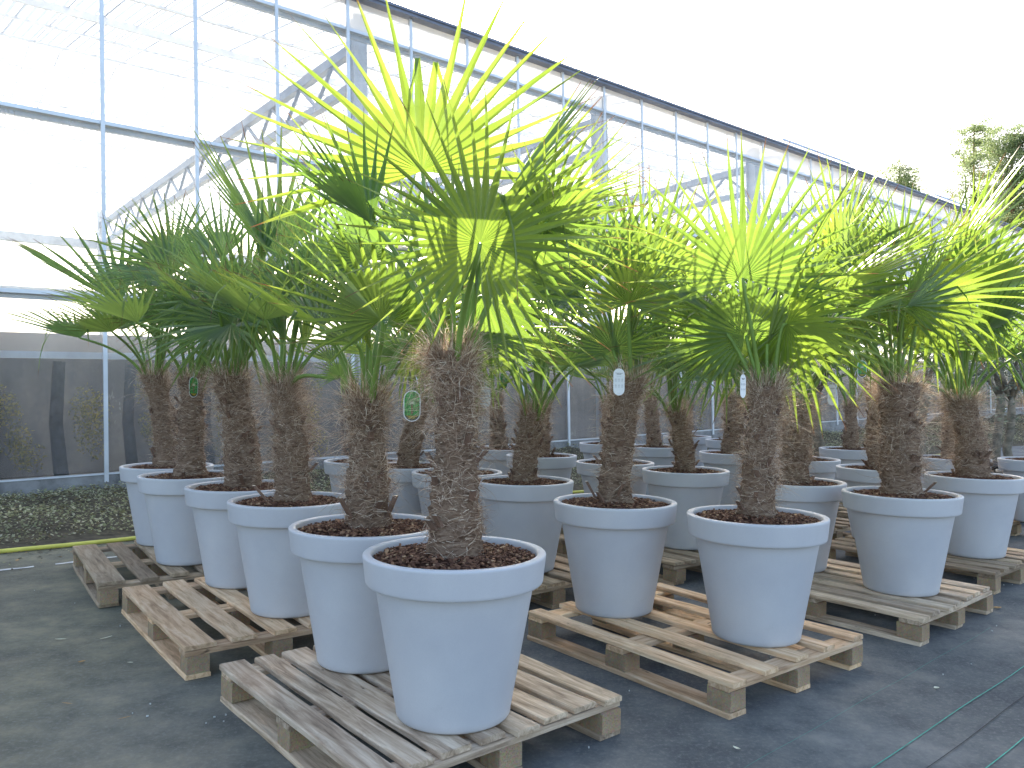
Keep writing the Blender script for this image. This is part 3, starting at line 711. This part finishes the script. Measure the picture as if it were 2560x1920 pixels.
# key: x, y, trunk height, base radius, top radius, hair, crown R, generic leaves, (emin, emax), leaf material, label
PALMS = {
 'A': (-.191, 2.718, .72, .098, .068, 1.3, .50, 8, (15, 70), 'leaf', 'tallest potted fan palm at the very front, its leaves reaching the top of the photo', 1.0),
 'A2': (-.591, 3.25, .55, .100, .070, 1.1, .46, 7, (10, 65), 'leaf', 'palm just behind and left of the front palm, curly loose fibre on its trunk', 1.0),
 'B': (.533, 4.039, .66, .095, .072, .9, .46, 9, (0, 70), 'leaf', 'palm with a white care tag hanging flat before its trunk, right of the front palm', .8),
 'C': (1.13, 3.619, .62, .080, .078, 1.3, .46, 8, (5, 70), 'leaf', 'palm with a greyish trunk at the near end of the pale five-board pallet', .9),
 'D': (2.232, 4.505, .66, .115, .115, 1.7, .50, 10, (0, 72), 'leaf', 'palm with the thickest shaggy trunk, on the grey-brown pallet at right', .9),
 'E': (3.253, 5.539, .56, .115, .10, 1.8, .50, 12, (0, 75), 'leaf', 'shaggy palm at the right edge whose pot almost touches the frame', .8),
 'F': (1.273, 5.75, .46, .085, .07, .9, .44, 11, (0, 75), 'leaf', 'short palm standing between and behind the two right foreground pots', .6),
 'G': (.838, 6.355, .55, .08, .07, .9, .44, 10, (0, 75), 'leaf', 'palm hidden behind the white-tagged palm, its rim showing both sides of that trunk', .6),
 'L1': (-2.488, 5.697, .68, .10, .085, .8, .50, 12, (-5, 70), 'leaf_blue', 'rearmost palm of the left row, its pot farthest left', .7),
 'L2': (-2.074, 5.091, .66, .095, .08, .8, .50, 11, (0, 70), 'leaf_blue', 'second palm from the left end, a narrow green tag on its trunk', .7),
 'L3': (-1.545, 4.538, .66, .11, .095, 1.1, .48, 11, (0, 72), 'leaf_blue', 'third palm from the left end, broad dark brown trunk on the clean tan pallet', .8),
 'L4': (-1.105, 3.986, .62, .10, .075, 1.6, .44, 9, (5, 72), 'leaf_blue', 'fourth palm from the left end, grey beard of fibre round the middle of its trunk', .9),
 'M3': (-.375, 5.451, .5, .08, .07, .8, .44, 10, (0, 75), 'leaf_blue', 'palm hidden behind the front trunk, its pot rim showing both sides of that trunk', .6),
 'H': (.08, 4.95, .46, .095, .07, .8, .42, 11, (0, 75), 'leaf_blue', 'palm with a short thick trunk directly right of the front palm trunk', .7),
 'J': (1.82, 5.06, .52, .105, .08, 1.4, .44, 11, (0, 75), 'leaf', 'palm seen just right of the greyish trunk, partly behind that pot', .7),
 'K': (2.54, 6.87, .5, .08, .07, .8, .44, 8, (5, 75), 'leaf', 'palm hidden behind the one right of the greyish trunk, only its pot rim seen', .5),
 'M2': (-.77, 5.89, .50, .095, .075, .8, .44, 10, (0, 75), 'leaf_blue', 'dark palm behind the green picture tag, between the two front trunks', .6),
 'M1': (-1.17, 6.26, .5, .09, .07, .8, .42, 9, (5, 75), 'leaf_blue', 'rear palm whose pot shows left of the second trunk from the front', .5),
 'M4a': (-.13, 7.8, .56, .09, .075, .6, .44, 9, (0, 75), 'leaf_blue', 'far palm with a slim smooth trunk just right of the front trunk', .5),
 'M4b': (.268, 6.976, .46, .085, .065, .6, .42, 9, (0, 75), 'leaf_blue', 'far palm just behind and right of the short thick-trunked palm', .5),
 'N1': (1.068, 8.736, .5, .08, .07, .6, .42, 8, (0, 75), 'leaf', 'far palm whose small pot shows left behind the white-tagged trunk', .4),
 'N2': (1.51, 8.33, .55, .085, .07, .6, .42, 9, (0, 75), 'leaf', 'far slim palm between the white-tagged trunk and the short second-row palm', .5),
 'N3': (2.329, 10.438, .5, .08, .07, .6, .42, 8, (0, 75), 'leaf', 'farthest palm, its pot the smallest rim near the plinth', .4),
 'N4': (2.7, 9.65, .5, .08, .07, .6, .42, 8, (0, 75), 'leaf', 'far palm just right of the smallest pot rim, before the plinth', .4),
 'N5': (2.12, 7.54, .56, .105, .09, 1.6, .44, 9, (0, 75), 'leaf', 'shaggy rear palm immediately left of the greyish trunk', .6),
 'N6': (2.98, 8.67, .5, .08, .07, .6, .42, 8, (0, 75), 'leaf', 'rear palm whose pot rim peeps out left of the slim palm with the green tag', .4),
 'O1': (3.56, 8.25, .5, .085, .065, .6, .42, 9, (5, 75), 'leaf', 'slim rear palm under the green tag at right', .5),
 'O2': (2.848, 6.082, .66, .10, .09, 1.2, .46, 10, (0, 75), 'leaf', 'palm directly behind the thick shaggy trunk, its rim seen both sides', .6),
 'O3': (4.015, 7.165, .60, .10, .08, 1.0, .44, 10, (0, 75), 'leaf', 'rear palm between the thick shaggy trunk and the right-edge palm', .6),
 'O4': (4.71, 7.03, .55, .095, .08, 1.0, .44, 10, (0, 75), 'leaf', 'palm cut off by the right edge behind the shaggy right-edge palm', .5),
}
HERO = {
 'A': [ (912, 370, 2.85, 98, -8, 0, 440, 215, 6, .03), (1037, 525, 2.42, 80, 4, 0, 330, 336, 4, .22),
        (1075, 455, 2.75, 57, 0, 58, 330, 170, 48, .03), (800, 480, 2.70, 150, 0, 66, 285, 150, 52, .04),
        (1010, 715, 2.95, 5, -8, 74, 235, 150, 50, .12), (1105, 490, 3.1, 22, -5, 52, 300, 170, 42, .05),
        (1045, 640, 2.9, -12, 15, 30, 270, 250, 12, .5),
        (980, 660, 2.73, 92, 0, 40, 300, 60, 60, .02),],
 'A2': [ (822, 690, 3.05, 128, 4, 28, 275, 200, 26, .05), (835, 700, 3.15, 62, 5, 62, 190, 170, 45, .10),
         (770, 745, 3.2, 178, 8, 60, 170, 180, 30, .18), (900, 720, 3.5, 15, -10, 35, 200, 260, 15, .25),
         (790, 560, 3.5, 112, -5, 30, 210, 230, 15, .06)],
 'B': [ (1358, 657, 3.95, 85, 25, 5, 190, 210, 22, .05), (1325, 757, 4.1, 90, -5, 0, 175, 230, 8, .05),
        (1290, 590, 4.2, 100, -10, 0, 220, 240, 8, .10), (1400, 590, 4.35, 78, -8, 0, 240, 210, 8, .05), (1250, 640, 4.3, 165, 0, 40, 220, 220, 20, .25)],
 'C': [ (1605, 600, 3.5, 92, 5, 0, 300, 225, 10, .06), (1612, 725, 3.72, 90, 8, 0, 235, 330, 6, .14),
        (1690, 640, 3.8, 58, -6, 45, 300, 180, 30, .05), (1560, 740, 3.9, 190, -10, 30, 230, 230, 15, .3), (1700, 700, 3.6, -35, 10, 50, 250, 220, 20, .45)],
 'D': [ (1795, 632, 4.15, 18, -5, 48, 290, 190, 26, .10), (1945, 545, 4.7, 90, -15, 10, 165, 170, 20, .02), (2010, 640, 4.45, -8, 8, 30, 230, 260, 12, .22),
        (1900, 640, 4.4, 180, 10, 50, 200, 230, 20, .55), (1960, 660, 4.2, 60, 10, 40, 210, 220, 20, .1), (1820, 560, 4.6, 70, -10, 20, 230, 200, 14, .05)],
 'E': [ (2030, 590, 5.6, 40, -5, 35, 300, 200, 22, .08), (2120, 640, 5.3, 20, 0, 30, 240, 240, 18, .15), (2100, 600, 5.7, 65, -10, 20, 230, 220, 16, .08), (2050, 680, 5.4, 190, 5, 40, 200, 240, 20, .4)],
 'L1': [ (372, 595, 5.5, 165, 0, 40, 215, 230, 25, .45), (260, 655, 5.8, 152, -5, 62, 245, 150, 40, .08), (365, 700, 5.6, 172, 15, 60, 160, 180, 30, .3), (370, 560, 5.9, 95, -5, 15, 150, 230, 18, .12)],
 'L2': [ (520, 660, 4.95, 178, 15, 30, 250, 290, 10, .55), (480, 560, 5.3, 130, -5, 40, 170, 170, 38, .05), (460, 640, 4.8, 200, 20, 40, 190, 260, 15, .7)],
 'L3': [ (600, 560, 4.6, 120, 0, 45, 300, 160, 46, .05), (540, 655, 4.7, 150, 5, 15, 210, 250, 14, .22), (560, 575, 4.5, 92, 0, 55, 190, 60, 55, .02), (500, 700, 4.3, 190, 15, 40, 200, 240, 20, .5)],
 'L4': [ (640, 625, 4.0, 150, 10, 35, 110, 200, 20, .1), (655, 760, 4.0, 93, 0, 40, 165, 60, 58, .01), (600, 715, 4.05, 160, 8, 58, 170, 170, 40, .12), (690, 600, 4.2, 85, -5, 30, 220, 190, 30, .05), (735, 812, 3.8, 60, 10, 10, 70, 300, 10, .4)],
 'F': [ (1462, 700, 5.6, 85, -5, 10, 170, 230, 12, .12), (1440, 760, 5.5, 200, 10, 30, 150, 260, 15, .5)],
 'G': [ (1340, 560, 6.3, 95, -5, 10, 190, 240, 12, .1), (1440, 600, 6.4, 75, -5, 10, 210, 230, 12, .08)],
 'J': [ (1760, 640, 5.0, 62, -5, 35, 250, 190, 22, .08), (1690, 600, 5.2, 95, -5, 15, 200, 230, 16, .1), (1790, 560, 5.2, 55, -5, 40, 210, 180, 25, .05)],
 'H': [ (1175, 640, 4.8, 60, 0, 35, 190, 230, 18, .2), (1100, 600, 5.1, 110, -5, 25, 200, 230, 18, .15), (1190, 540, 5.0, 40, -5, 40, 210, 200, 22, .1)],
 'M2': [ (880, 760, 5.7, 10, 10, 35, 150, 260, 18, .3), (860, 640, 5.9, 95, -5, 15, 180, 230, 15, .12)],
 'M3': [ (1000, 650, 5.4, 60, -5, 30, 180, 230, 15, .2)],
}
pr_ = random.Random(11)
for key, (x, y, H, r0, r1, hair, Rr, cnt, (e0, e1), mname, label, dens) in PALMS.items():
    sd_ = sum(ord(c) * (i + 3) for i, c in enumerate(key))
    base = Vector((x, y, PH + .002))
    p = empty('potted_palm', base, label=label, cat='potted palm', group=G)
    o = link('pot', POT, p); o.rotation_euler = (0, 0, pr_.uniform(0, 6))
    o = link('bark_mulch', pr_.choice(MULCH), p); o.rotation_euler = (0, 0, pr_.uniform(0, 6))
    tm, fm, top = trunk_meshes(sd_, H, r0 * .86, r1 * .86, hair, dens)
    t = link('trunk', tm, p); t.location = (0, 0, .520)
    link('fibre', fm, t)
    top = top + Vector((0, 0, .520))
    for i, sp in enumerate(HERO.get(key, [])): hero(p, base, top, sp, sd_ * 50 + i, mname)
    nh = len(HERO.get(key, []))
    fr = key in ('A', 'A2', 'B', 'C', 'D')
    generic(p, top, sd_, max(4, int(cnt * (.3 if fr else .68))), Rr * .97, e0 + 27, e1, mname, .44, back=fr)

# ------------------------------------------------------------------ care tags
def capsule(w_, h_, n=10):
    r = w_ / 2; pts = []
    for i in range(n + 1): t = math.pi * i / n; pts.append((r * math.cos(t), h_ / 2 - r + r * math.sin(t)))
    for i in range(n + 1): t = math.pi + math.pi * i / n; pts.append((r * math.cos(t), -h_ / 2 + r + r * math.sin(t)))
    return pts
def slab(name, pts, y0, y1, m, parent):
    mb = MB(); n = len(pts)
    mb.poly([(a, y0, b) for a, b in pts]); mb.poly([(a, y1, b) for a, b in pts][::-1])
    for i in range(n):
        a, b = pts[i], pts[(i + 1) % n]; mb.poly([(a[0], y0, a[1]), (a[0], y1, a[1]), (b[0], y1, b[1]), (b[0], y0, b[1])])
    return mb.build(name, m, parent)
def text_mesh(body, size, m, name, parent, loc):
    cu = bpy.data.curves.new(name, 'FONT'); cu.body = body; cu.size = size; cu.align_x = 'CENTER'; cu.extrude = .0001; cu.offset = size * .01; cu.space_line = .8
    tmp = bpy.data.objects.new(name, cu); COL.objects.link(tmp)
    dg = bpy.context.evaluated_depsgraph_get(); me = bpy.data.meshes.new_from_object(tmp.evaluated_get(dg))
    bpy.data.objects.remove(tmp); me.materials.clear(); me.materials.append(m)
    o = link(name, me, parent); o.location = loc; o.rotation_euler = (math.pi / 2, 0, 0); return o
def care_tag(px, py, Y, hp, kind, yaw, label, aspect=None):
    P = at(px, py, Y); h = hp * Y / 1658; w_ = h * (aspect or (.42 if kind == 'white' else .55))
    t = empty('care_tag', Matrix.Translation(P) @ Matrix.Rotation(R_(yaw), 4, 'Z'), label=label, cat='plant tag', group='care tags hanging on the palms')
    slab('card', capsule(w_, h), -.0005, .0005, M['film_clear'] if kind == 'clear' else M['card_white'], t)
    if kind == 'green':
        slab('photo', capsule(w_ * .9, h * .94), -.0012, -.0006, M['print_green'], t)
        pts = [q for q in capsule(w_ * .9, h * .94) if q[1] < -h * .26]
        slab('caption_panel', pts, -.0017, -.0013, M['print_black'], t)
        mb = MB()
        mb.box((-w_ * .05, -.0017, -h * .26), (w_ * .05, -.0013, h * .05), 0)
        for k in range(11):
            a = R_(-20 + 22 * k); c = Vector((0, -.0016, h * .08)); d = Vector((math.cos(a), 0, math.sin(a))) * w_ * .3; q = Vector((-d.z, 0, d.x)) * .07
            mb.poly([c - q, c + d, c + q], 1)
        mb.build('printed_palm', [M['print_brown'], M['leaf_pale']], t)
        text_mesh('Trachycarpus\nfortunei', h * .062, M['print_yellow'], 'caption', t, (0, -.0021, -h * .345))
    if kind == 'white':
        text_mesh('Trachycarpus\nfortunei', h * .05, M['print_dark'], 'caption', t, (0, -.0009, h * .31))
        mb = MB(); rr = random.Random(3)
        for r0 in (.08, -.14):
            for c0 in (-.28, 0, .28):
                cx, cz = c0 * w_, r0 * h
                mb.tube([(cx + w_ * .09 * math.cos(a * .7), -.0010, cz + w_ * .09 * math.sin(a * .7)) for a in range(10)], w_ * .008, 3)
                mb.box((cx - w_ * .09, -.0012, cz - w_ * .17), (cx + w_ * .09, -.0007, cz - w_ * .15))
                mb.box((cx - w_ * .02, -.0012, cz - w_ * .06), (cx + w_ * .02, -.0007, cz + w_ * .08))
        mb.box((-w_ * .2, -.0012, h * .20), (w_ * .2, -.0007, h * .207)); mb.box((-w_ * .14, -.0012, -h * .42), (w_ * .14, -.0007, -h * .413))
        mb.build('symbols', M['print_grey'], t)
    mb = MB(); mb.tube([(0, -.001, h * .45), (-.004, -.003, h * .52), (-.003, 0, h * .68), (.003, .004, h * .70), (.005, 0, h * .55), (.001, .001, h * .46)], .0007, 4)
    mb.tube([(0, 0, h * .56), (.010, -.004, h * .61), (.016, 0, h * .57)], .0008, 4)
    mb.build('string', M['string'], t)
care_tag(1337, 825, 3.82, 57, 'white', 3, 'white care tag with rows of small symbols, hanging flat right of the front palm')
care_tag(890, 877, 3.12, 66, 'green', -4, 'large green picture tag with yellow caption between the two front trunks')
care_tag(1605, 834, 3.36, 50, 'white', 42, 'white tag turned sideways and glinting on the greyish trunk')
care_tag(1797, 853, 4.9, 44, 'white', 5, 'white care tag over the pale glass left of the slim green-tagged palm')
care_tag(1862, 797, 4.3, 36, 'green', 4, 'small green picture tag at right beside the thick shaggy trunk')
care_tag(418, 836, 4.92, 44, 'green', 66, 'narrow green tag turned almost edge-on on the second palm from the left')
care_tag(1048, 858, 2.85, 46, 'clear', 15, 'translucent tag caught in the loose fibre right of the front trunk', .5)
care_tag(762, 866, 3.6, 38, 'clear', 0, 'translucent tag left of the second trunk from the front, before a white bar', .6)
care_tag(1088, 822, 5.6, 38, 'green', 40, 'dark green tag hanging in the shade right of the front palm trunk')

# ------------------------------------------------------------------ fallen leaves and chips on the mat
def fallen(x, y, L, wd, ang, m, label, curl=.25):
    mb = MB(); n = 7; prev = None
    for i in range(n + 1):
        t = i / n; w_ = wd * math.sin(math.pi * min(.98, max(.04, t))) ** .8; xx = L * (t - .5); z = .004 + curl * L * (2 * t - 1) ** 2 * .5
        cur = [(xx, -w_ / 2, z + w_ * .25), (xx, 0, z), (xx, w_ / 2, z + w_ * .25)]
        if prev: mb.poly([prev[0], cur[0], cur[1], prev[1]]); mb.poly([prev[1], cur[1], cur[2], prev[2]])
        prev = cur
    o = mb.build('fallen_leaf', M[m], label=label, cat='fallen leaf', group='dry leaves scattered on the ground'); o.location = (x, y, .002); o.rotation_euler = (0, 0, R_(ang))
fallen(1.82, 3.36, .028, .02, 20, 'leaf_pale', 'pale curled leaf on the mat left of the long green thread')
fallen(.80, 2.77, .030, .014, 130, 'leaf_pale', 'pale leaf alone on the dark mat between the two front pallets', .35)
fallen(2.87, 4.64, .055, .03, 10, 'leaf_brown', 'orange-brown leaf beside the block of the grey-brown pallet')
fallen(-2.22, 3.90, .055, .010, 5, 'leaf_pale', 'thin straw-coloured leaf lying leftmost on the left ground', .1)
fallen(-2.01, 3.93, .065, .010, 55, 'leaf_pale', 'thin straw-coloured leaf tilted toward the clean tan pallet', .1)
fallen(-1.94, 3.58, .032, .018, 40, 'leaf_brown', 'small orange leaf on the bare ground left of the clean tan pallet')
fallen(-1.72, 3.58, .028, .008, 0, 'leaf_pale', 'tiny pale leaf close to the foot of the clean tan pallet', .1)
fallen(-1.74, 3.11, .05, .006, 170, 'leaf_brown', 'thin brown twig-like leaf at the lower left of the ground', .05)
fallen(-1.45, 2.98, .05, .006, 40, 'leaf_brown', 'thin brown twig-like leaf nearest the front pallet', .05)
mb = MB(); rr = random.Random(8)
def chipsat(x, y, s):
    Mx = Matrix.Translation((x, y, .004)) @ Euler((rr.gauss(0, .3), rr.gauss(0, .3), rr.uniform(0, 6))).to_matrix().to_4x4()
    mb.box((-s, -s * .6, -.002), (s, s * .6, .003), 0, Mx)
for _ in range(9): chipsat(-1.2 + rr.gauss(0, .12), 3.0 + rr.gauss(0, .1), rr.uniform(.002, .0045))
for _ in range(90): chipsat(rr.uniform(-3, 4), rr.uniform(2, 5.5), rr.uniform(.0015, .004))
mb.build('grit', M['stone'], label='small pale grit specks scattered over the ground', cat='grit', kind='stuff')

# ------------------------------------------------------------------ olive trees in black tubs, right back
def tub(rr_, h):
    mb = MB(); mb.lathe([(0, .005), (rr_ * .8, 0), (rr_ * .97, h - .05), (rr_ * 1.06, h - .05), (rr_ * 1.06, h), (rr_ * .98, h), (rr_ * .95, h - .04), (0, h - .04)], 32); return mb
olab = ['olive tree with a pale trunk seen behind the slim green-tagged palm', 'olive tree standing just right of the thick shaggy trunk', 'olive tree in a black tub at right with a red tie on its trunk',
        'olive tree in the last row at the right edge, pale forked trunk', 'olive tree at the far right edge with grey hanging foliage', 'olive tree behind the right-edge palm with dense grey-green crown']
for i, (px, Y, th_, cr, hz) in enumerate(((1775, 8.9, .1, .55, 1.35), (1990, 9.6, .1, .6, 1.35), (2150, 10.4, .09, .7, 1.4), (2185, 8.6, .07, .6, 1.4), (2290, 9.3, .09, .8, 1.5), (2085, 11.6, .09, .8, 1.55))):
    P = at(px, 860, Y); P.z = 0; r = random.Random(50 + i)
    t = empty('olive_tree', P, label=olab[i], cat='olive tree', group='olive trees in black tubs')
    tub(.27, .42).build('tub', M['blackplastic'], t, True)
    pts = [Vector((0, 0, .36))]; 
    for k in range(6): pts.append(pts[-1] + Vector((r.gauss(0, .02), r.gauss(0, .02), .16)))
    mb = MB(); mb.tube(pts, [th_ * .75, th_ * .66, th_ * .62, th_ * .6, th_ * .6, th_ * .55, th_ * .5], 10)
    tips = []
    for k in range(7):
        a = 6.28 * k / 7 + r.gauss(0, .2); e = pts[-1] + Vector((math.cos(a) * cr * .6, math.sin(a) * cr * .6, r.uniform(.2, .8)))
        mb.tube([pts[-1] - Vector((0, 0, .1)), pts[-1].lerp(e, .5) + Vector((0, 0, .08)), e], [.025, .016, .006], 5); tips.append(e); tips.append(pts[-1].lerp(e, .6))
    mb.build('trunk', M['olivebark'], t, True)
    mb = MB()
    for k in range(46):
        e = r.choice(tips) + Vector((r.gauss(0, cr * .35), r.gauss(0, cr * .35), r.gauss(0, .22)))
        leafcloud(mb, e, (.16, .16, .14), 55, .055, r, .22, .3)
    mb.build('crown', M['olive'], t)
blab = ['black plastic tub stacked rightmost among the olives', 'low black tub in front of the olive row', 'black tub behind the slim green-tagged palm', 'black tub showing left of the right-edge palm', 'large black tub by the right edge of the photo']
for i, (px, py, Y, rr_, h) in enumerate(((2160, 965, 8.2, .26, .36), (2140, 935, 9.0, .28, .5), (1838, 950, 9.4, .27, .45), (2012, 930, 8.6, .25, .5), (2230, 950, 8.0, .3, .5))):
    P = at(px, py, Y); P.z = .002
    mb = tub(rr_, h); mb.build('plant_tub', M['blackplastic'], None, True, label=blab[i], cat='plant tub', group='black plastic tubs at the back').location = P

# ------------------------------------------------------------------ pines and a spruce beyond the greenhouse
def pine(P, H, spreadr, crown0, label, seed, trunkr=.28, name='pine_tree', n=26, fill=1.0, lean=0.0):
    r = random.Random(seed); t = empty(name, P, label=label, cat='pine tree', group='conifers behind the greenhouse')
    pts = [Vector((lean * H * (k / 8) ** 2 + r.gauss(0, .12) * k / 8, r.gauss(0, .1) * k / 8, H * k / 8)) for k in range(9)]
    mb = MB(); mb.tube(pts, [trunkr * (1 - .85 * k / 8) for k in range(9)], 8)
    fm = MB()
    for k in range(n):
        u = crown0 + (1 - crown0) * (k + .5) / n; base = pts[min(7, int(u * 8))].lerp(pts[min(8, int(u * 8) + 1)], u * 8 - int(u * 8))
        a = r.uniform(0, 6.283); L = spreadr * (1.15 - ((u - crown0) / (1 - crown0)) ** 1.4) * r.uniform(.5, 1.15)
        e = base + Vector((math.cos(a) * L, math.sin(a) * L, L * r.uniform(.0, .5)))
        mid = base.lerp(e, .5) + Vector((0, 0, -L * .06)); mb.tube([base, mid, e], [trunkr * .2, trunkr * .1, .02], 5)
        for q in range(int(22 * fill)):
            f = r.uniform(.35, 1.08); c = (base.lerp(mid, f * 2) if f < .5 else mid.lerp(e, (f - .5) * 2)) + Vector((r.gauss(0, .55), r.gauss(0, .55), r.gauss(.1, .38)))
            leafcloud(fm, c, (.40, .40, .20), 95, .10, r, .32, -.3)
    mb.build('trunk', M['pinebark'], t, True); fm.build('crown', M['pine'], t)
g0 = 0
P = at(2092, 1000, 46); P.z = 0; pine(P, 17.2, 2.9, .38, 'airy pine with an open irregular crown above the roof vent', 3, .22, n=44, fill=.75, lean=.02)
P = at(2188, 1000, 42); P.z = 0; pine(P, 15.4, 2.8, .38, 'dense pine with an orange trunk at the upper right edge', 5, .25, n=50, fill=1.0)
P = at(2160, 1000, 52); P.z = 0; pine(P, 13.6, 2.6, .4, 'lower dark pine between the airy pine and the orange-trunked one', 6, .22, n=36, fill=1.1)
P = at(1940, 1000, 46); P.z = 0; pine(P, 14.6, 1.5, .55, 'spruce tip just showing over the greenhouse gutter', 9, .15, 'spruce_tree', 24, 1.0)
